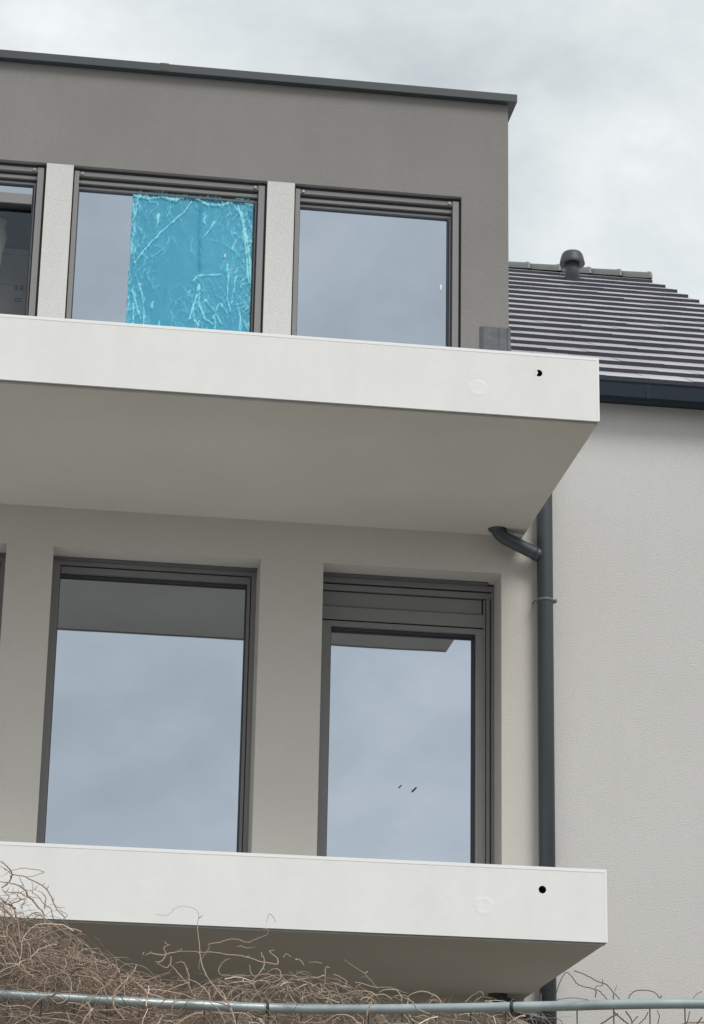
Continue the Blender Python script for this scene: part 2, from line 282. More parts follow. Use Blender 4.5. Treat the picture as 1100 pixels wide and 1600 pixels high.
(0,0.0016,[(-1.986,-5.3,-4.009),(-1.956,-5.3,-4.008),(-1.933,-5.3,-4.013)]),
(0,0.0022,[(-2.04,-5.3,-3.997),(-2.016,-5.3,-4.005),(-2.006,-5.3,-4.025)]),
(0,0.0022,[(-2.087,-5.3,-3.996),(-2.076,-5.3,-3.981),(-2.055,-5.3,-3.992)]),
(0,0.0022,[(-1.932,-5.4,-4.109),(-1.933,-5.4,-4.046),(-1.916,-5.4,-4.042)]),
(0,0.003,[(-1.932,-5.4,-4.104),(-1.949,-5.4,-4.139),(-1.966,-5.4,-4.151)]),
(0,0.0035,[(-2.003,-5.5,-4.121),(-1.974,-5.5,-4.148),(-1.938,-5.5,-4.176),(-1.892,-5.5,-4.188)]),
(0,0.0035,[(-1.921,-5.5,-4.163),(-1.881,-5.5,-4.165),(-1.852,-5.5,-4.147),(-1.805,-5.5,-4.142),(-1.77,-5.5,-4.146),(-1.753,-5.5,-4.157)]),
(0,0.0032,[(-1.741,-5.5,-4.145),(-1.706,-5.5,-4.132),(-1.671,-5.5,-4.134),(-1.653,-5.5,-4.159),(-1.653,-5.5,-4.173)]),
(0,0.0014,[(-1.85,-5.3,-3.992),(-1.807,-5.3,-4.02),(-1.777,-5.3,-4.036),(-1.747,-5.3,-4.064),(-1.711,-5.3,-4.104)]),
(0,0.0024,[(-1.777,-5.3,-4.048),(-1.753,-5.3,-4.036)]),
(0,0.003,[(-1.693,-5.78,-4.199),(-1.659,-5.78,-4.215),(-1.636,-5.78,-4.242),(-1.59,-5.78,-4.257)]),
(0,0.0032,[(-1.63,-5.5,-4.158),(-1.601,-5.5,-4.14),(-1.56,-5.5,-4.135),(-1.519,-5.5,-4.151),(-1.495,-5.5,-4.17)]),
(0,0.003,[(-1.802,-5.75,-4.219),(-1.815,-5.75,-4.239),(-1.823,-5.75,-4.272)]),
(0,0.003,[(-1.78,-5.45,-4.174),(-1.757,-5.45,-4.15),(-1.71,-5.45,-4.145),(-1.68,-5.45,-4.162)]),
(1,0.0022,[(-1.112,-5.8,-4.182),(-1.106,-5.8,-4.151),(-1.093,-5.8,-4.114),(-1.076,-5.8,-4.086),(-1.063,-5.8,-4.084),(-1.047,-5.8,-4.099),(-1.029,-5.8,-4.122),(-1.005,-5.8,-4.131),(-0.962,-5.8,-4.141),(-0.941,-5.8,-4.149),(-0.915,-5.8,-4.177)]),
(1,0.0024,[(-1.044,-5.82,-4.078),(-1.02,-5.82,-4.085),(-0.988,-5.82,-4.097),(-0.956,-5.82,-4.114),(-0.924,-5.82,-4.123),(-0.903,-5.82,-4.143),(-0.874,-5.82,-4.175),(-0.845,-5.82,-4.211)]),
(1,0.0018,[(-0.962,-5.8,-4.141),(-0.954,-5.8,-4.129),(-0.932,-5.8,-4.124),(-0.931,-5.8,-4.102)]),
(1,0.0028,[(-0.957,-5.8,-4.142),(-0.957,-5.8,-4.158),(-0.961,-5.8,-4.171)]),
(1,0.0018,[(-1.112,-5.8,-4.187),(-1.075,-5.8,-4.179),(-1.032,-5.8,-4.176),(-0.984,-5.8,-4.182)]),
(1,0.0012,[(-0.887,-5.8,-4.145),(-0.875,-5.8,-4.122)]),
(1,0.0024,[(-0.847,-5.85,-4.179),(-0.83,-5.85,-4.155),(-0.804,-5.85,-4.145),(-0.771,-5.85,-4.145),(-0.745,-5.85,-4.151),(-0.724,-5.85,-4.17),(-0.717,-5.85,-4.161)]),
(1,0.0016,[(-0.609,-5.9,-4.174),(-0.595,-5.9,-4.158),(-0.576,-5.9,-4.147)]),
(1,0.0036,[(-0.888,-5.85,-4.234),(-0.923,-5.85,-4.256),(-0.96,-5.85,-4.281)]),
(1,0.0032,[(-0.904,-5.85,-4.227),(-0.875,-5.85,-4.252),(-0.843,-5.85,-4.274)]),
(1,0.003,[(-0.858,-5.85,-4.225),(-0.838,-5.85,-4.25),(-0.833,-5.85,-4.275)]),
(1,0.0022,[(-0.811,-5.85,-4.242),(-0.833,-5.85,-4.266)]),
(1,0.0022,[(-0.771,-5.85,-4.225),(-0.784,-5.85,-4.248),(-0.811,-5.85,-4.274)]),
(1,0.002,[(-0.736,-5.85,-4.218),(-0.728,-5.85,-4.241),(-0.737,-5.85,-4.271)]),
(1,0.002,[(-0.624,-5.9,-4.223),(-0.63,-5.9,-4.244),(-0.639,-5.9,-4.274)]),
(1,0.003,[(-0.579,-5.9,-4.242),(-0.601,-5.9,-4.273)]),
(1,0.0016,[(-1.119,-5.85,-4.261),(-1.103,-5.85,-4.27),(-1.098,-5.85,-4.283)])]
FOLDS=[(1,0.006,[(-2.576,1.374),(-2.524,1.459),(-2.472,1.535),(-2.411,1.611),(-2.332,1.7),(-2.269,1.766),(-2.221,1.848)]),
(0.8,0.005,[(-2.379,1.726),(-2.354,1.8)]),
(1,0.012,[(-2.441,1.649),(-2.435,1.731)]),
(1,0.007,[(-1.909,1.85),(-1.876,1.719),(-1.853,1.588),(-1.839,1.437),(-1.821,1.297)]),
(1,0.009,[(-1.883,1.79),(-1.845,1.619),(-1.816,1.439),(-1.8,1.238),(-1.801,0.967)]),
(0.9,0.007,[(-2.584,1.173),(-2.553,1.076),(-2.521,0.979)]),
(0.9,0.008,[(-2.541,1.227),(-2.514,1.129),(-2.498,0.991)]),
(0.9,0.007,[(-2.156,1.228),(-2.167,1.157),(-2.202,1.005)]),
(0.9,0.007,[(-2.147,1.249),(-2.142,1.109),(-2.101,1.013),(-2.045,0.978)]),
(0.8,0.006,[(-2.097,1.143),(-2.03,1.059),(-1.99,0.982)]),
(1,0.005,[(-2.185,1.276),(-2.159,1.314),(-2.104,1.325),(-2.003,1.337)]),
(0.9,0.006,[(-1.968,1.415),(-1.955,1.305),(-1.96,1.174),(-1.934,1.076)]),
(0.7,0.006,[(-1.903,1.391),(-1.916,1.248),(-1.931,1.127)]),
(0.8,0.006,[(-2.141,1.583),(-2.097,1.648),(-2.063,1.713)]),
(0.9,0.012,[(-2.598,1.86),(-2.496,1.849),(-2.422,1.866),(-2.319,1.849),(-2.247,1.902)]),
(0.8,0.012,[(-2.209,1.885),(-2.123,1.841),(-2.02,1.84),(-1.91,1.901),(-1.815,1.858)]),
(0.9,0.01,[(-2.444,1.105),(-2.452,1.064)]),
(0.7,0.006,[(-2.047,1.017),(-2.013,1.12)]),
(0.7,0.006,[(-2.005,1.131),(-1.956,1.065)]),
(0.8,0.014,[(-2.129,1.738),(-2.132,1.707)]),
(0.7,0.01,[(-2.153,1.633),(-2.15,1.613)]),
(0.7,0.006,[(-1.894,1.13),(-1.852,0.973)]),
(0.7,0.008,[(-1.909,1.593),(-1.935,1.53)]),
(0.6,0.012,[(-1.798,1.623),(-1.783,1.441),(-1.788,1.138)]),
(0.6,0.008,[(-2.178,1.106),(-2.175,1.007),(-2.136,0.96)]),
(-0.8,0.02,[(-2.159,1.838),(-2.154,1.613),(-2.146,1.37)]),
(-1,0.025,[(-1.821,1.816),(-1.817,1.765)]),
(-0.5,0.012,[(-2.532,1.733),(-2.526,1.693)]),
(0.5,0.006,[(-2.207,1.608),(-2.212,1.486)]),
(0.5,0.005,[(-2.48,1.292),(-2.474,1.252)]),
(0.5,0.008,[(-2.586,1.8),(-2.593,1.646),(-2.599,1.473)]),
(0.4,0.008,[(-2.61,1.321),(-2.605,1.121)])]
# ------------------------------------------------------------------ ground
GZ, TZ = -7.2, -6.0
bm = bmesh.new()
quad(bm, [(-400, -400, GZ), (400, -400, GZ), (400, -6.45, GZ), (-400, -6.45, GZ)])
tag(obj('ground', bm, M['asphalt']), kind='structure')
bm = bmesh.new(); n = 24
quad(bm, [(-400, -6.2, TZ), (400, -6.2, TZ), (400, 400, TZ), (-400, 400, TZ)])
tag(obj('garden_ground', bm, M['soil']), kind='structure')
bm = bmesh.new(); box(bm, -60, 60, -6.45, -6.2, GZ, TZ+.08, bev=.01)
tag(obj('retaining_wall', bm, M['concrete']), 'low grey concrete retaining wall below the tubular fence', 'wall')

# ------------------------------------------------------------------ the building
XL, XG = -9.0, 2.53                     # left end of what is built, gable end at the right
D, H, ST = 2.0977, .385, 2.95           # slab depth, slab thickness, storey height
B = empty('apartment_building', (-3, 0, TZ), 'modern rendered apartment building with dark grey top storey, white balcony slabs and tiled roof', 'building')
inv = Matrix.Translation((3, 0, -TZ))
def part(name, bm, m_, parent=None, **k):
    o = obj(name, bm, m_, parent or B, **k)
    if parent is None or parent is B: o.matrix_parent_inverse = inv
    return o
WU = [(-3.1886-1.45, -3.1886), (-3.0116, -1.7238), (-1.5408, -.4087)]     # upper openings
ZH = 2.007
wall('wall', XL, -.088, 0, 2.735, [(-7.4, -4.82, .06, ZH), (WU[0][0], -.4087, .06, ZH)], M['dark_render'], B).matrix_parent_inverse = inv
for a, b in ((WU[0][1], WU[1][0]), (WU[1][1], WU[2][0])):
    bm = bmesh.new(); box(bm, a, b, -.003, .3, .06, ZH-.001)
    tag(part('pillar', bm, M['light_render']), 'light rough rendered pillar between top storey windows')
HL = [(-4.45, -3.2855, -2.86, -.6405), (-2.9926, -1.6896, -2.86, -.6405), (-1.2899, -.140, -2.86, -.6405), (-7.2, -5.6, -2.86, -.6405)]
HG = [(a, b, -5.9, -3.75) for a, b, _, _ in HL[:2]]
wall('wall', XL, .13, TZ-.2, -.002, HL+HG, M['beige_render'], B).matrix_parent_inverse = inv
wall('wall', .13, XG, TZ-.2, .62, [], M['light_render'], B).matrix_parent_inverse = inv
# side walls, back, inner floors that close the building
bm = bmesh.new()
quad(bm, [(-.088, .32, 0), (-.088, 7, 0), (-.088, 7, 2.735), (-.088, .32, 2.735)])
quad(bm, [(XL, 0.32, 2.70), (-.088, .32, 2.70), (-.088, 7, 2.70), (XL, 7, 2.70)])
quad(bm, [(XL, 7, TZ), (XL, 7, 2.735), (-.088, 7, 2.735), (-.088, 7, TZ)])
quad(bm, [(XL, .32, TZ), (XL, 7, TZ), (XL, 7, 2.735), (XL, .32, 2.735)])
part('side_wall', bm, M['dark_render'], recalc=False)
bm = bmesh.new()
yR, zE = 6.60, .72
bm2 = [(XG, .32, TZ-.2), (XG, 12.6, TZ-.2), (XG, 12.6, .62), (XG, yR, 4.50), (XG, .32, .9)]
bm.faces.new([bm.verts.new(v) for v in bm2])
quad(bm, [(.0, 12.6, TZ-.2), (XG, 12.6, TZ-.2), (XG, 12.6, .62), (0, 12.6, .62)])
part('gable_wall', bm, M['light_render'], recalc=False)
bm = bmesh.new()
for z in (-.3, -3.2): box(bm, XL+.02, .12, .33, 6.9, z, z+.25)
box(bm, XL+.02, -.1, .33, 3.6, 2.42, 2.6)
box(bm, XL+.02, -.1, 3.62, 3.75, -3, 2.4)
for x in (-4.75, -3.12, -1.64): box(bm, x-.05, x+.05, .33, 3.6, 0, 2.41)
for x in (-3.15, -1.5): box(bm, x-.05, x+.05, .33, 3.6, -2.94, -.31)
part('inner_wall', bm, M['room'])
# coping of the flat roof
bm = bmesh.new(); box(bm, XL, -.035, -.055, .36, 2.730, 2.79, bev=.004)
box(bm, -.40, -.035, .362, 7.03, 2.730, 2.79, bev=.004)
for x in (-2.45, -4.9, -7.3): box(bm, x-.03, x+.03, -.057, .362, 2.74, 2.7925)
part('coping', bm, M['coping'])
# lead flashing at the foot of the dark wall
bm = bmesh.new()
nx, nz = 8, 12; g = {}
for i in range(nx+1):
    for j in range(nz+1):
        x = -.283+.183*i/nx; z = .0+1.064*j/nz
        g[i, j] = bm.verts.new((x, -.006-.006*abs(math.sin(i*1.3+.3*math.sin(j*.9)))-(.004 if 0 < i < nx else 0), z))
for i in range(nx):
    for j in range(nz): bm.faces.new((g[i, j], g[i+1, j], g[i+1, j+1], g[i, j+1]))
for i in range(nx): quad(bm, [g[i, nz].co, g[i+1, nz].co, (g[i+1, nz].co.x, 0, 1.064), (g[i, nz].co.x, 0, 1.064)])
quad(bm, [g[0, 0].co, (-.283, 0, 0), (-.283, 0, 1.064), g[0, nz].co])
box(bm, -.099, -.078, -.016, .05, 0, 1.066)
part('flashing', bm, M['flashing'], smooth=False)

# ---- tiled roof
al = math.radians(30.08); CL = .415; run, rise = CL*math.cos(al), CL*math.sin(al)
E0 = Vector((0, -.15, .723)); XV = 2.655
bm = bmesh.new(); th = .032; rnd = random.Random(4)
x_start = -.07
for k in range(19):
    y0 = E0.y+k*run; z0 = E0.z+k*rise                     # top of the butt edge
    y1 = y0+run*1.06; z1 = z0+rise*1.06-th*1.0             # slides under the next course
    off = (.15 if k % 2 else 0); x = x_start-off
    while x < XV-.01:
        a, b = max(x, x_start), min(x+.297, XV+rnd.uniform(-.012, .012)*(x+.3 > XV)); x += .3
        if b-a < .03: continue
        d = rnd.uniform(-.0022, .0022); tl = rnd.uniform(-.0018, .0018); d1 = rnd.uniform(-.0015, .0015)
        top = [(a, y0, z0+d), (b, y0, z0+d+tl), (b, y1, z1+d1), (a, y1, z1+d1)]
        bot = [(a, y0+.006, z0-th-.003+d), (b, y0+.006, z0-th-.003+d+tl), (b, y1, z1-th), (a, y1, z1-th)]
        vs = [bm.verts.new(v) for v in top+bot]
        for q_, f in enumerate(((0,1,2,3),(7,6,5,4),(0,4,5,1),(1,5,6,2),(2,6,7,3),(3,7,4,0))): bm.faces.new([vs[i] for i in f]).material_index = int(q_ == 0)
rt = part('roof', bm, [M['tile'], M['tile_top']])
bm = bmesh.new()                                            # back slope and under-roof
quad(bm, [(-.07, yR+.1, 4.56), (XV, yR+.1, 4.56), (XV, 12.9, .7), (-.07, 12.9, .7)])
quad(bm, [(-.07, -.12, .69), (XV-.03, -.12, .69), (XV-.03, yR+.05, 4.555), (-.07, yR+.05, 4.555)])
part('roof_underlay', bm, M['tile'], rt, recalc=False)
bm = bmesh.new()                                            # light edging strip where the roof meets the dark wall
for k in range(19):
    y0 = E0.y+k*run; z0 = E0.z+k*rise
    if y0 < .0: y0n = .02
    box(bm, -.0865, -.0705, max(y0, .01), y0+run-.004, z0+.0, z0+rise+.02)
part('edge_strip', bm, M['flashing'], rt)
rg = random.Random(3)
x = XV+.01
while x > -.1:
    L_ = .297; bm = bmesh.new(); ns = 10; rings = []
    for (xx, rr) in ((x-L_+.004, .098), (x-.03, .105), (x-.028, .112), (x-.002, .112)):
        rings.append([bm.verts.new((xx, 6.57-rr*math.cos(PI*t/ns)*1.15, 4.552+rr*1.0*math.sin(PI*t/ns))) for t in range(ns+1)])
    for i in range(3):
        for t in range(ns): bm.faces.new((rings[i][t], rings[i][t+1], rings[i+1][t+1], rings[i+1][t]))
    bm.faces.new(rings[-1]); bm.faces.new(rings[0][::-1])
    for f in bm.faces: f.smooth = len(f.verts) == 4
    o = part('ridge_tile', bm, M['ridge'], rt); o.location.z += rg.uniform(-.004, .004); x -= .3
# vent cowl: flange, stem and hood
vx, vy = 1.758, 5.96; zb = E0.z+(vy-E0.y)/run*rise
bm = bmesh.new(); tube(bm, [(vx, vy, zb-.08), (vx, vy, zb+.22)], .068, 20)
cw = part('vent_cowl', bm, M['zinc'], rt)
bm = bmesh.new(); prof = [(.118, .165), (.120, .172), (.116, .195), (.108, .230), (.098, .262), (.084, .282), (.060, .292), (0.001, .295)]
rings = []
for rr, zz in [(.06, .180)]+prof:
    rings.append([bm.verts.new((vx+rr*math.cos(2*PI*k/28), vy+rr*math.sin(2*PI*k/28), zb+zz-.03)) for k in range(28)])
for i in range(len(rings)-1):
    for k in range(28): f = bm.faces.new((rings[i][k], rings[i][(k+1) % 28], rings[i+1][(k+1) % 28], rings[i+1][k])); f.smooth = True
cw2 = part('vent_hood', bm, mat('vent_hood_grey', (.055, .055, .06), .5), rt)
# eave: fascia and box gutter with end cap and joint straps
bm = bmesh.new(); box(bm, .131, XV-.03, -.095, -.002, .585, .69)
part('fascia', bm, M['gutter'])
bm = bmesh.new()
pr = [(-.096, .672), (-.096, .562), (-.118, .548), (-.175, .548), (-.198, .562), (-.202, .652), (-.208, .668), (-.198, .674), (-.190, .668), (-.192, .574), (-.172, .556), (-.120, .556), (-.104, .568), (-.104, .672)]
xa, xb = .03, XV+.0
A_ = [bm.verts.new((xa, y, z)) for y, z in pr]; B_ = [bm.verts.new((xb, y, z)) for y, z in pr]
for i in range(len(pr)): bm.faces.new((A_[i], A_[(i+1) % len(pr)], B_[(i+1) % len(pr)], B_[i]))
quad(bm, [(xa, -.1, .67), (xa, -.2, .67), (xa, -.2, .556), (xa, -.1, .556)])
for x in (.80, 2.0): box(bm, x-.012, x+.012, -.2030, -.19, .556, .66)
for x in (xa, xb): box(bm, x-.003, x+.003, -.203, -.1, .552, .67)
part('gutter', bm, M['gutter'])

# ---- balcony slabs
def slab(ztop, hole, patch, half):
    bm = bmesh.new(); z1, z0 = ztop, ztop-H; y = -D
    hx, hz = hole; s = .055; xs = [XL, hx-s, hx+s, 0]; zs = [z0, hz-s, hz+s, z1]
    for i in range(3):
        for j in range(3):
            if i == 1 and j == 1: continue
            quad(bm, [(xs[i], y, zs[j]), (xs[i+1], y, zs[j]), (xs[i+1], y, zs[j+1]), (xs[i], y, zs[j+1])])
    n = 32; r = .0205
    sq, ci, cb = [], [], []
    for k in range(n):
        a = 2*PI*k/n; c_, s_ = math.cos(a), math.sin(a); mm = max(abs(c_), abs(s_))
        sq.append((hx+c_/mm*s, y, hz+s_/mm*s)); ci.append((hx+c_*r, y, hz+s_*r)); cb.append((hx+c_*r, y+.06, hz+s_*r))
    for k in range(n):
        l = (k+1) % n
        quad(bm, [sq[k], sq[l], ci[l], ci[k]]); quad(bm, [ci[k], ci[l], cb[l], cb[k]], 2)
    bm.faces.new([bm.verts.new(p) for p in cb]).material_index = 2
    quad(bm, [(0, y, z0), (0, 0, z0), (0, 0, z1), (0, y, z1)])
    quad(bm, [(XL, y, z1), (0, y, z1), (0, 0, z1), (XL, 0, z1)])
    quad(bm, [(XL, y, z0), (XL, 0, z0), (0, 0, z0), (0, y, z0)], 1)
    bmesh.ops.remove_doubles(bm, verts=bm.verts, dist=1e-5)
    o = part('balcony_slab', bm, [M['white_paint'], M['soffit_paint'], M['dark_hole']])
    bm = bmesh.new(); box(bm, XL, .0015, y-.0015, y+.05, z1-.014, z1+.004, bev=.001)
    box(bm, XL, .0015, y+.051, -.05, z1-.002, z1+.004)
    box(bm, -.010, .0015, y-.0015, y+.03, z0+.001, z1-.0142); part('edge_trim', bm, M['white_trim'], o)
    bm = bmesh.new(); rr = random.Random(int(-ztop*10))
    x = XL
    while x < -.02:
        l = min(x+rr.uniform(1.1, 1.9), -.006); box(bm, x, l-.003, y+.016+rr.uniform(-.003, .003), y+.028, z0-.013+rr.uniform(-.002, .003), z0-.0005); x = l
    part('drip_edge', bm, M['drip'], o)
    px, pz = patch; bm = bmesh.new(); n = 26; rings = []
    for q, (rad, dep) in enumerate(((.055, .0002), (.047, .0008), (.036, .0011), (.030, .0006), (.012, .0010))):
        rings.append([bm.verts.new((px+rad*(1+.07*math.sin(3*a+q)+.05*math.sin(7*a))*math.cos(a), y-dep, pz+rad*(1+.06*math.cos(2*a+q))*math.sin(a))) for a in [2*PI*k/n for k in range(n)]])
    for i in range(4):
        for k in range(n): bm.faces.new((rings[i][k], rings[i][(k+1) % n], rings[i+1][(k+1) % n], rings[i+1][k])).smooth = True
    bm.faces.new(rings[-1]); part('filler_patch', bm, M['patch'], o, smooth=True)
    if half:                                                  # the hole of the upper slab is half plugged with filler
        bm = bmesh.new(); pts = [(hx-.0235+.002*math.sin(k*2.1), y-.0015, hz+.020-.040*k/8) for k in range(9)]
        pts2 = [(hx-.004-.011*abs(k-3.6)/4, y-.0015, hz+.019-.038*k/8) for k in range(9)]
        for k in range(8): quad(bm, [pts[k], pts2[k], pts2[k+1], pts[k+1]])
        part('plug', bm, M['white_paint'], o)
    return o
slab(0, (-.3486, -.1163), (-.70, -.232), True)
slab(-ST, (-.3485, -3.0686), (-.665, -3.168), False)

# ---- downpipe with branch arms and bracket
bm = bmesh.new()
tube(bm, [(.127, -.082, TZ), (.127, -.082, -.2), (.127, -.082, .3), (.127, -.10, .42), (.127, -.145, .56)], .0515, 24)
for z in (-3.7,): tube(bm, [(.127, -.082, z-.05), (.127, -.082, z+.05)], .053, 24)
dp = part('downpipe', bm, M['zinc'])
for z in (-.83, -2.75, -4.9, .1):
    bm = bmesh.new(); tube(bm, [(.127, -.082, z-.009), (.127, -.082, z+.009)], .0535, 24)
    box(bm, .178, .203, -.088, -.076, z-.011, z+.011, bev=.002); tube(bm, [(.193, -.098, z), (.193, -.0, z)], .004, 8)
    tube(bm, [(.193, -.101, z), (.193, -.092, z)], .0085, 8)
    tube(bm, [(.063, -.098, z), (.063, -.0, z)], .004, 8); box(bm, .056, .076, -.088, -.076, z-.009, z+.009)
    part('pipe_bracket', bm, M['frame_mid'], dp)
for zz in (0, -ST):
    P = smooth_path([(-.190, -.125, -.375+zz), (-.186, -.125, -.40+zz), (-.150, -.123, -.437+zz), (-.09, -.115, -.462+zz), (.0, -.10, -.497+zz), (.11, -.084, -.540+zz)], 4)
    bm = bmesh.new(); tube(bm, P, .0425, 20)
    tube(bm, [(-.190, -.125, -.3865+zz), (-.190, -.125, -.3895+zz), (-.188, -.125, -.400+zz)], [.062, .056, .0435], 20)
    tube(bm, [(.055, -.092, -.519+zz), (.10, -.086, -.536+zz)], .0445, 20)
    part('branch_pipe', bm, M['zinc'], dp)

# ---- windows
def ring(bm, x0, x1, z0, z1, wl, wr, wt, wb, y0, y1, mi=0):
    if wt: box(bm, x0, x1, y0, y1, z1-wt, z1, mi)
    if wb: box(bm, x0, x1, y0, y1, z0, z0+wb, mi)
    if wl: box(bm, x0, x0+wl, y0, y1, z0+wb+.0005, z1-wt-.0005, mi)
    if wr: box(bm, x1-wr, x1, y0, y1, z0+wb+.0005, z1-wt-.0005, mi)
def pane(name, x0, x1, z0, z1, y, m_, parent):
    bm = bmesh.new(); box(bm, x0, x1, y, y+.006, z0, z1); return part(name, bm, m_, parent)
def upper_window(x0, x1, transom=False):
    z0, z1 = .06, ZH-.001; x0 += .001; x1 -= .001
    bm = bmesh.new()
    # stepped guide channels of the open screen box, each set further back and lower
    ring(bm, x0, x1, z0, z1, .008, .014, .026, 0, .045, .12, 1)
    ring(bm, x0+.0085, x1-.0145, z0, z1-.0265, .030, .040, 0, .05, .02, .12, 0)
    zt = z1-.0265
    box(bm, x0+.039, x1-.055, .030, .12, zt-.028, zt-.0005, 0)
    box(bm, x0+.039, x1-.055, .062, .12, zt-.052, zt-.0285, 1)
    f = part('window', bm, [M['frame'], M['frame_dark']], None)
    bm = bmesh.new()
    a, b = x0+.039, x1-.055
    box(bm, a, b, .052, .13, zt-.073, zt-.0525, 0); box(bm, a, b, .078, .13, zt-.091, zt-.0735, 1)
    box(bm, a, b, .070, .13, zt-.106, zt-.0915, 2)
    box(bm, b-.008, b, .06, .13, z0+.05, zt-.107, 1); box(bm, b-.016, b-.0085, .055, .13, z0+.05, zt-.107, 2); box(bm, b-.026, b-.0165, .072, .13, z0+.05, zt-.107, 1)
    box(bm, a, a+.008, .07, .13, z0+.05, zt-.107, 1); box(bm, a+.0085, b-.0265, .07, .13, z0+.05, z0+.10, 0)
    part('sash', bm, [M['frame'], M['frame_dark'], M['frame_mid']], f)
    for sx in (x0+.06, x1-.078):
        bm = bmesh.new(); tube(bm, [(sx, .019, zt-.014), (sx, .032, zt-.014)], .009, 10); part('screw', bm, M['screw'], f)
    gx0, gx1, gz1 = a+.0085, b-.0265, zt-.1065
    if not transom: pane('pane', gx0, gx1, z0+.1005, gz1, .095, M['glass'], f)
    else:
        pane('pane', gx0, gx1, 1.793, gz1, .095, M['glass'], f)
        bm = bmesh.new(); box(bm, gx0, gx1, .045, .13, 1.722, 1.792, 0); box(bm, gx0, gx1, .06, .13, 1.710, 1.7215, 1); part('transom', bm, [M['frame'], M['frame_dark']], f)
        pane('pane', gx0, gx1, z0+.1005, 1.7095, .110, M['glass_clear'], f)
    return f
w1 = upper_window(WU[0][0], WU[0][1], True); tag(w1, 'window with a pale transom strip over a see-through dark pane')
w2 = upper_window(*WU[1]); tag(w2, 'window partly covered by crinkled blue film')
w3 = upper_window(*WU[2]); tag(w3, 'top storey window beside the roof corner')
def pane_spot(x, z, y, s, parent):  # small off-white curled spot in front of a pane
    bm = bmesh.new(); P = [(-.35, -1), (.1, -1.15), (.5, -.4), (.6, .5), (.25, 1.1), (-.2, .95), (-.55, .2)]
    c = bm.verts.new((x, y-.010, z)); vs = [bm.verts.new((x+px*s*.55, y-.003-.004*(px > 0), z+pz*s)) for px, pz in P]
    for i in range(len(vs)): bm.faces.new((c, vs[i], vs[(i+1) % len(vs)]))
    return part('white_spot', bm, M['white_spot'], parent, smooth=True)
pane_spot(-.532, 1.37, .094, .022, w3)
pane_spot(-1.985, 1.47, .074, .014, w2)

def lower_a(x0, x1, z0, z1):
    """fixed window: slim frame and one large pane"""
    bm = bmesh.new(); y = .235; x0 += .001; x1 -= .001; z1 -= .001
    box(bm, x0, x1, y-.035, y+.1, z1-.018, z1-.0005, 2)
    ring(bm, x0, x1, z0, z1-.0185, .052, .030, .024, .06, y, y+.1, 0)
    f = part('window', bm, [M['frame'], M['frame_dark'], M['frame_mid']])
    bm = bmesh.new(); a, b, c, d = x0+.0525, x1-.0305, z0+.0605, z1-.043
    ring(bm, a, b, c, d, .004, .005, .008, 0, y+.035, y+.1, 1)
    ring(bm, a+.0045, b-.0055, c, d-.0085, .0, .018, .040, .05, y+.012, y+.1, 0)
    ring(bm, a+.0045, b-.024, c+.05, d-.049, .0, .004, .010, 0, y+.04, y+.1, 1)
    part('sash', bm, [M['frame'], M['frame_dark']], f)
    pane('pane', a+.005, b-.0285, c+.0505, d-.0595, y+.080, M['glass'], f)
    return f
wa = lower_a(*HL[1]); tag(wa, 'wide middle storey window reflecting the balcony soffit above')
tag(lower_a(*HL[0]), 'middle storey window cut by the left edge of the view'); lower_a(*HL[3])
for h in HG: lower_a(*h)
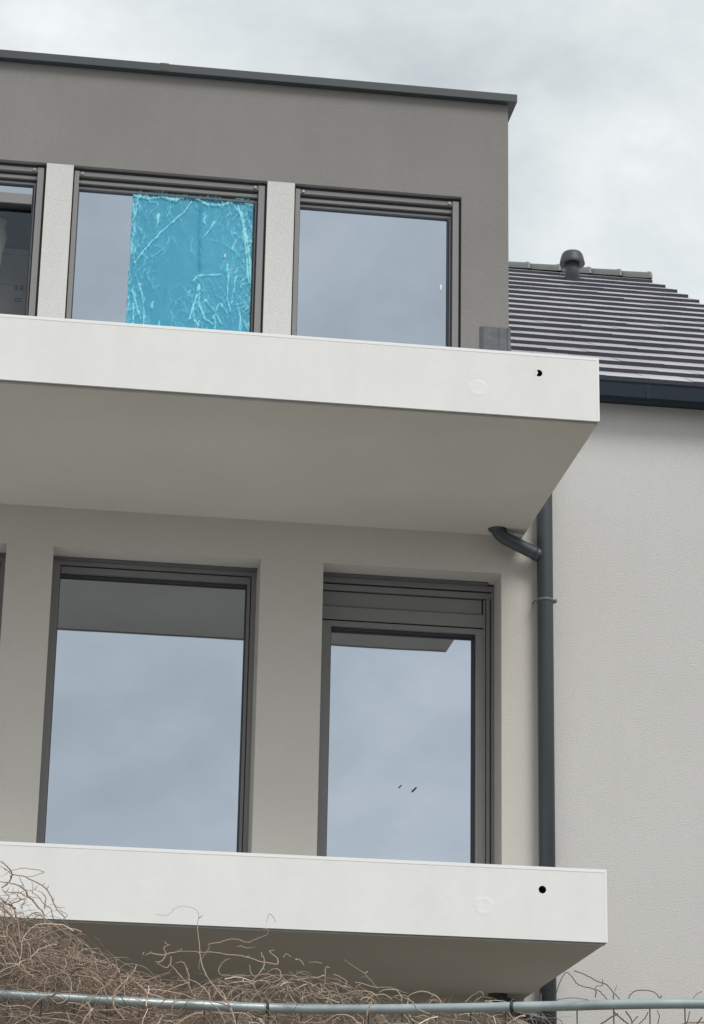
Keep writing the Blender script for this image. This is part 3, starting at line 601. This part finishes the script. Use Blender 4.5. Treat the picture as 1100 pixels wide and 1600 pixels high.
def lower_b(x0, x1, z0, z1):
    """door-height window with shutter box above the sash"""
    bm = bmesh.new(); y = .235; x0 += .001; x1 -= .001; z1 -= .001
    box(bm, x0, x1-.0485, y-.045, y+.1, z1-.016, z1-.0005, 2)
    ring(bm, x0, x1, z0, z1-.0165, .030, .018, .034, .06, y, y+.1, 0)
    f = part('window', bm, [M['frame'], M['frame_dark'], M['frame_mid']])
    a, b, d = x0+.0305, x1-.0185, z1-.051; bm = bmesh.new()
    box(bm, a, b, y+.03, y+.1, d-.010, d-.0005, 1); box(bm, a, b, y+.008, y+.1, d-.048, d-.0105, 0); box(bm, a, b-.048, y+.03, y+.1, d-.056, d-.0485, 1)
    box(bm, b-.008, b, y+.02, y+.1, z0+.06, d-.0485, 1); box(bm, b-.030, b-.0085, y+.006, y+.1, z0+.06, d-.0485, 0)
    box(bm, b-.036, b-.0305, y+.02, y+.1, z0+.06, d-.057, 1); box(bm, b-.0485, b-.0365, y+.010, y+.1, z0+.06, d-.0565, 0)
    part('guide_rail', bm, [M['frame'], M['frame_dark']], f)
    bm = bmesh.new(); s1 = d-.0565; b2 = b-.049
    box(bm, a, b2-.010, y+.022, y+.1, s1-.092, s1-.0005, 0)
    quad(bm, [(a, y+.022, s1-.0925), (b2, y+.022, s1-.0925), (b2, y+.006, s1-.104), (a, y+.006, s1-.104)])
    box(bm, a, b2, y+.006, y+.1, s1-.188, s1-.104, 0); box(bm, b2-.0095, b2, y+.04, y+.1, s1-.1035, s1-.0005, 1)
    box(bm, a, b2, y+.04, y+.1, s1-.197, s1-.1885, 1)
    part('shutter_box', bm, [M['frame'], M['frame_dark']], f)
    s2 = s1-.1975; bm = bmesh.new()
    ring(bm, x0+.0305, b2, z0+.06, s2, .058, .050, .034, .05, y+.010, y+.1, 0)
    ring(bm, x0+.089, b2-.0505, z0+.11, s2-.0345, .006, .006, .004, 0, y+.036, y+.1, 1)
    part('sash', bm, [M['frame'], M['frame_dark']], f)
    pane('pane', x0+.0955, b2-.057, z0+.1105, s2-.039, y+.090, M['glass'], f)
    for (sx, sz, l) in ((-.728, -1.99, .016), (-.638, -2.006, .026)):  # two small dark marks in front of the pane
        bm = bmesh.new(); P = [(-.5, -.9), (-.1, -.55), (.55, .1), (1, .85), (.6, .95), (0, .5), (-.3, .1), (-.9, -.4)]
        bm.faces.new([bm.verts.new((sx+p*l*.7, y+.0795, sz+q*l*.7)) for p, q in P]); part('smudge', bm, M['smudge'], f, recalc=False)
    return f
wb = lower_b(*HL[2]); tag(wb, 'middle storey window with shutter box, nearest the downpipe')

# ---- blue protective film stuck over part of the top window
FX0, FX1, FZ0, FZ1 = -2.612, -1.800, .17, 1.906
def sdist(px, pz, a, b):
    vx, vz = b[0]-a[0], b[1]-a[1]; t = max(0, min(1, ((px-a[0])*vx+(pz-a[1])*vz)/(vx*vx+vz*vz+1e-9)))
    return math.hypot(px-a[0]-vx*t, pz-a[1]-vz*t)
bm = bmesh.new(); lay = bm.verts.layers.float.new('fold'); nx, nz = 190, 330; G_ = {}
fr = random.Random(11); EX = []
for k in range(210):                                            # small random creases besides the drawn ones
    x = fr.choice([fr.uniform(FX0+.02, FX1-.02), fr.uniform(-2.05, FX1-.01)]); z = fr.uniform(FZ0, FZ1-.03); a = PI/2+fr.gauss(0, .45); l = fr.uniform(.02, .12)
    EX.append((fr.uniform(.10, .45)*fr.choice((1, 1, -.8)), fr.uniform(.002, .007), [(x, z), (x+l*math.cos(a), z+l*math.sin(a)), (x+1.8*l*math.cos(a+.25), z+1.8*l*math.sin(a+.25))]))
for z in range(12):                                            # the film goes on, just as creased, below the part first seen
    zz = fr.uniform(.2, .9); xx = fr.uniform(FX0, FX1-.05); EX.append((.8, .007, [(xx, zz), (xx+.03, zz+.12), (xx+.02, zz+.25)]))
ALL = [(s_, w_, P, min(p[0] for p in P), max(p[0] for p in P), min(p[1] for p in P), max(p[1] for p in P)) for s_, w_, P in FOLDS+EX]
for i in range(nx+1):
    for j in range(nz+1):
        u, v = i/nx, j/nz
        z = FZ0+(FZ1-FZ0)*v + (1 if v > .999 else v**30)*(.016*noise.noise(Vector((u*7, 0, 4)))+.008*noise.noise(Vector((u*25, 0, 4)))-.010)
        x = FX0+(FX1-FX0)*u + (1-u)**20*(.016*noise.noise(Vector((0, v*9, 3)))+.006*noise.noise(Vector((0, v*40, 3))))+u**20*(.006*math.sin(v*47))
        hgt = 0; fo = 0
        wx = x+.006*noise.noise(Vector((x*20, z*20, 1))); wz = z
        for s_, w_, P, a0, a1, b0, b1 in ALL:
            if wx < a0-3*w_ or wx > a1+3*w_ or wz < b0-3*w_ or wz > b1+3*w_: continue
            d = min(sdist(wx, wz, P[k], P[k+1]) for k in range(len(P)-1))
            if d < 3*w_:
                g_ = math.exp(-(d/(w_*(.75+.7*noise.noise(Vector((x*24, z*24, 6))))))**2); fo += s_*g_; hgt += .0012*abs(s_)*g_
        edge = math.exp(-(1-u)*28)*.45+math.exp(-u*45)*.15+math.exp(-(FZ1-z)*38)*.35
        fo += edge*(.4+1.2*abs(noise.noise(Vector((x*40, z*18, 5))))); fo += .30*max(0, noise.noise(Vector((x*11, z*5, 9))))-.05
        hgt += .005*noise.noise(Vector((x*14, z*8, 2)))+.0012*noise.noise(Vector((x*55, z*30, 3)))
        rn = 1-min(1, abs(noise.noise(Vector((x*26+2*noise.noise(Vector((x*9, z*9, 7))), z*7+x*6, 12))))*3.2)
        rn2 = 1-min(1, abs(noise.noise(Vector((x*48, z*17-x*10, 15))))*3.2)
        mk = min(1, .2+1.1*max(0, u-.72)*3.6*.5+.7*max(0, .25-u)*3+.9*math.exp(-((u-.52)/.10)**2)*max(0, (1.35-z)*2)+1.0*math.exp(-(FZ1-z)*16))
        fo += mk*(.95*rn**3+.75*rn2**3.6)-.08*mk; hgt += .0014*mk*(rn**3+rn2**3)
        fo *= .75+.5*noise.noise(Vector((x*60, z*60, 8)))+.2
        vv = bm.verts.new((x, .078-hgt*1.0-.001, z)); vv[lay] = .5+.5*max(-1, min(1, fo)); G_[i, j] = vv
for i in range(nx):
    for j in range(nz): bm.faces.new((G_[i, j], G_[i+1, j], G_[i+1, j+1], G_[i, j+1]))
tag(obj('protective_film', bm, M['film'], None, smooth=True, recalc=False), 'crinkled translucent blue plastic film stuck over the middle top window', 'plastic film')

# ---- things inside the left room
bm = bmesh.new(); box(bm, -3.60, -3.225, .42, .95, .02, 1.52, bev=.006)
box(bm, -3.61, -3.223, .41, .96, 1.521, 1.56, bev=.004); box(bm, -3.605, -3.224, .413, .95, 1.30, 1.312)
bx = tag(obj('wardrobe_box', bm, M['board']), 'tall dim grey box with a lid just behind the leftmost top pane', 'box')
bm = bmesh.new()
for x0 in (-3.345, -3.310):
    bm = bmesh.new(); box(bm, x0, x0+.018, .4165, .4195, 1.265, 1.295); box(bm, x0+.004, x0+.012, .4163, .4195, 1.2949, 1.302); obj('print', bm, M['ink'], bx)
for k in range(2): bm = bmesh.new(); box(bm, -3.345, -3.295, .4165, .4195, 1.20-.018*k, 1.206-.018*k); obj('print', bm, M['ink'], bx)
bm = bmesh.new(); rr = random.Random(5); prev = None
for k in range(60):
    z = .3+1.40*k/59; ring_ = []
    for t in range(12):
        a = 2*PI*t/12; q = .045*(1+.5*noise.noise(Vector((math.cos(a)*1.5, math.sin(a)*1.5, z*14))))
        ring_.append(bm.verts.new((-3.49+.02*math.sin(z*9)+q*math.cos(a), .28+q*.8*math.sin(a), z)))
    if prev:
        for t in range(12): bm.faces.new((prev[t], prev[(t+1) % 12], ring_[(t+1) % 12], ring_[t]))
    prev = ring_
tag(obj('crumpled_wrapping', bm, M['foam'], smooth=True), 'pale crumpled roll of wrapping standing inside the leftmost top window', 'wrapping')
bm = bmesh.new(); box(bm, -4.6, -3.23, 1.6, 1.64, 1.93, 1.97); box(bm, -4.6, -3.23, 1.2, 1.24, 2.30, 2.34)
tag(obj('curtain_rail', bm, M['frame_dark']), 'dark thin rail across the ceiling of the left room', 'rail')

# ------------------------------------------------------------------ fence
F = empty('tubular_fence', (-2, -5.5, TZ), 'galvanised tubular fence rail with thin wires, overgrown by dry creeper', 'fence')
fi = Matrix.Translation((2, 5.5, -TZ))
def fpart(name, bm, m_): o = obj(name, bm, m_, F); o.matrix_parent_inverse = fi; return o
rail = [(-6.5, -5.75, -4.2), (-4.2, -5.53, -4.2), (-3.12, -5.44, -4.2), (-2.6, -5.375, -4.2), (-2.17, -5.36, -4.2), (-1.85, -5.41, -4.2), (-1.48, -5.54, -4.2), (-1.12, -5.70, -4.2), (-.58, -5.92, -4.2), (.6, -6.12, -4.2), (3, -6.15, -4.2)]
RP = smooth_path(rail, 8)
bm = bmesh.new(); tube(bm, RP, .0188, 20); fpart('top_rail', bm, M['steel'])
def rail_at(x):
    for a, b in zip(RP, RP[1:]):
        if a.x <= x <= b.x: return a.lerp(b, (x-a.x)/(b.x-a.x+1e-9))
    return RP[0] if x < RP[0].x else RP[-1]
for x in (-2.15, -1.25, .4):
    a = rail_at(x-.006); b = rail_at(x+.006); bm = bmesh.new(); tube(bm, [a, b], .0200, 20); fpart('rail_joint', bm, M['frame_dark'])
for x in (-5.2, -.2+.35, 2.4):
    p_ = rail_at(x); bm = bmesh.new(); tube(bm, [(p_.x, p_.y, TZ-.1), (p_.x, p_.y, -4.215)], .024, 16); fpart('post', bm, M['steel'])
bm = bmesh.new(); x = -6.0; wr = random.Random(2)
while x < 2.9:
    p_ = rail_at(x); yb = p_.y+.026
    tube(bm, [(x, yb, TZ+.05), (x+wr.uniform(-.003, .003), yb, -4.175+wr.uniform(-.02, .03))], .0024, 5); x += .1245
for z in (-5.7, -5.2, -4.7): tube(bm, [(p.x, p.y+.031, z) for p in RP[::4]], .003, 5)
tag(fpart('wire_mesh', bm, M['wire']), kind=None)

# ------------------------------------------------------------------ creeper
HX = [(-6, .42), (-3.6, .40), (-3.2, .37), (-3.0, .31), (-2.9, .255), (-2.8, .175), (-2.7, .12), (-2.6, .085), (-2.5, .10), (-2.35, .12), (-2.2, .12), (-2.1, .135), (-1.98, .15), (-1.88, .12), (-1.78, .07), (-1.6, .055), (-1.4, .055), (-1.25, .045), (-1.1, .01), (.5, -.05), (3, -.2)]
def env(x):
    for (a, ha), (b, hb) in zip(HX, HX[1:]):
        if a <= x <= b: return ha+(hb-ha)*(x-a)/(b-a)
    return .3
def walk(rr, p, l, n, curl, up):
    d = Vector((rr.gauss(0, 1), rr.gauss(0, .45), rr.gauss(up, .6))).normalized(); P = [p.copy()]
    ax = Vector((rr.gauss(0, .4), rr.gauss(0, 1), rr.gauss(0, .4))).normalized(); w_ = rr.gauss(0, curl*.55)
    for k in range(n):
        w_ += rr.gauss(0, curl*.25)
        d = (Matrix.Rotation(w_, 3, ax) @ d); d.z -= .03; d += Vector((rr.gauss(0, .16), rr.gauss(0, .08), rr.gauss(0, .16))); d.normalize()
        p = p+d*(l/n); P.append(p.copy())
    return P
V = empty('dry_creeper', (-3, -5.6, TZ), 'tangled leafless brown creeper heaped over the left half of the fence rail', 'climbing plant')
vi = Matrix.Translation((3, 5.6, -TZ))
rr = random.Random(21); tb = bmesh.new()
def tangle(count, xr, zr, rad, ln, curl, yr, seed):
    rr = random.Random(seed); bm = tb; made = 0; tries = 0
    while made < count and tries < count*8:
        tries += 1
        x = rr.uniform(*xr); ry = rail_at(x); h = env(x)
        lo = max(zr[0], -1.7)
        z = -4.2+lo+(h-lo)*rr.random()**.85
        if x > -1.1 and rr.random() < .82: continue
        if -1.85 < x <= -1.1 and rr.random() < .35: continue
        p = Vector((x, ry.y+rr.uniform(*yr), z)); l = rr.uniform(*ln)
        P = walk(rr, p, l, int(6+l*26), curl, .35)
        lim = lambda q: q.z > -4.2+env(q.x)+.015+(.03 if rr.random() < .06 else 0)
        if any(lim(q) for q in P): continue
        if any(abs(q.z+4.2) < .024 and abs(q.y-rail_at(q.x).y) < .024 for q in P): continue
        # keep most of the rail's face clear of twigs that pass in front
        fr_ = any(-4.2-.03 < q.z < -4.2+.03 and q.y < rail_at(q.x).y for q in P)
        keep = .5 if P[0].x < -2.95 else .16
        if fr_ and rr.random() > keep: continue
        r0 = rad[0]*.85+(rad[1]*1.25-rad[0]*.85)*rr.random()**2.2
        tube(bm, P, [r0*(1-.6*k/len(P)) for k in range(len(P))], 4, cap=False); made += 1
    return bm
for i, a in enumerate([
    (680, (-4.1, -2.4), (-.12, 0), (.0012, .0030), (.12, .45), .22, (-.20, .35), 1),
    (400, (-3.3, -2.65), (-.10, 0), (.0010, .0026), (.10, .36), .28, (-.16, .25), 2),
    (300, (-2.75, -1.75), (-.10, 0), (.0012, .0028), (.08, .30), .28, (-.14, .25), 3),
    (200, (-1.9, -1.05), (-.12, 0), (.0011, .0026), (.06, .22), .32, (-.10, .20), 4),
    (780, (-3.6, -1.0), (-.55, -.02), (.0014, .0036), (.12, .40), .22, (-.16, .30), 5),
    (700, (-6.0, .6), (-1.6, -.3), (.002, .006), (.3, .8), .16, (-.14, .40), 6),
    (260, (-6.0, -3.9), (-.4, .0), (.002, .004), (.2, .6), .2, (-.20, .35), 7)]):
    tangle(*a)
lr = random.Random(9); ln_ = 0
while ln_ < 60:                                               # shrivelled leaves left hanging among the twigs
    x = lr.uniform(-4, -1.1); ry = rail_at(x); z = -4.2+lr.uniform(-.3, env(x)); y = ry.y+lr.choice((-1, 1))*lr.uniform(.05, .16)
    if abs(z+4.2) < .05: continue
    a = Vector((lr.gauss(0, 1), lr.gauss(0, 1), lr.gauss(-.6, 1))).normalized(); s_ = lr.uniform(.007, .018); c_ = a.orthogonal().normalized(); n_ = a.cross(c_)
    p = Vector((x, y, z)); v = [tb.verts.new(q) for q in (p, p+a*s_*.7+c_*s_*.5+n_*s_*.3, p+a*s_*1.7+n_*s_*.1, p+a*s_*.8-c_*s_*.45+n_*s_*.35, p+a*s_*.9)]
    tb.faces.new((v[0], v[1], v[4])); tb.faces.new((v[1], v[2], v[4])); tb.faces.new((v[2], v[3], v[4])); tb.faces.new((v[3], v[0], v[4])); ln_ += 1
o = tag(obj('twigs', tb, M['twig'], V, recalc=False), kind='stuff'); o.matrix_parent_inverse = vi
bm = bmesh.new()
for x in (-5.6, -4.8, -4.2, -3.7, -3.3, -2.9, -2.4, -2.1):        # woody stems rising from the soil behind the fence
    p = Vector((x, rail_at(x).y+.12, TZ)); P = [p.copy()]
    for k in range(14): p = p+Vector((rr.gauss(0, .035), rr.gauss(0, .03), .125)); P.append(p.copy())
    P = [q if q.z < -4.3 else Vector((q.x, q.y, -4.3)) for q in P]
    tube(bm, smooth_path(P, 3), [.018-.012*k/(len(P)*3) for k in range(len(P)*3-2)], 8)
o = obj('stem', bm, M['twig'], V, recalc=False); o.matrix_parent_inverse = vi
for k, r0, P in TW:
    if k: continue
    bm = bmesh.new()
    P = smooth_path(P, 6); n = len(P); P = [q+Vector((rr.gauss(0, .0008), rr.gauss(0, .001), rr.gauss(0, .0008))) for q in P]
    tube(bm, P, [r0*(.25+.65*math.sin(PI*(.06+.8*i/n))) if r0 != .0035 else .0007+.003*min(1, max(0, i/n-.28)*1.6) for i in range(n)], 6)
    for q in range(2, n-2, 5):                                # short side spurs at the nodes
        if r0 > .002 and rr.random() < .4:
            d = Vector((rr.gauss(0, 1), rr.gauss(0, .4), rr.gauss(.2, 1))).normalized()*rr.uniform(.006, .022)
            tube(bm, [P[q], P[q]+d*.6, P[q]+d+Vector((0, 0, .004))], [r0*.6, r0*.45, r0*.3], 5)
    o = obj('tendril', bm, M['twig'], V, recalc=False); o.matrix_parent_inverse = vi
V2 = empty('bare_sprigs', (-.9, -5.85, TZ), 'thin dark leafless sprigs rising behind the fence rail in front of the pale wall', 'climbing plant')
bm = bmesh.new()
for k, r0, P in TW:
    if not k: continue
    P = smooth_path(P, 6); n = len(P); P = [q+Vector((rr.gauss(0, .0006), .03, rr.gauss(0, .0006))) for q in P]
    tube(bm, P, [r0*.8]*n, 6)
for x in (-1.0, -.85, -.7, -.5):
    p = Vector((x, -5.62, TZ)); P = [p.copy()]
    for k in range(10): p = p+Vector((rr.gauss(0, .02), rr.gauss(-.004, .01), .147)); P.append(p.copy())
    tube(bm, smooth_path(P, 3), .004, 6)
o = obj('sprig', bm, M['twig_dark'], V2, recalc=False); o.matrix_parent_inverse = Matrix.Translation((.9, 5.85, -TZ))
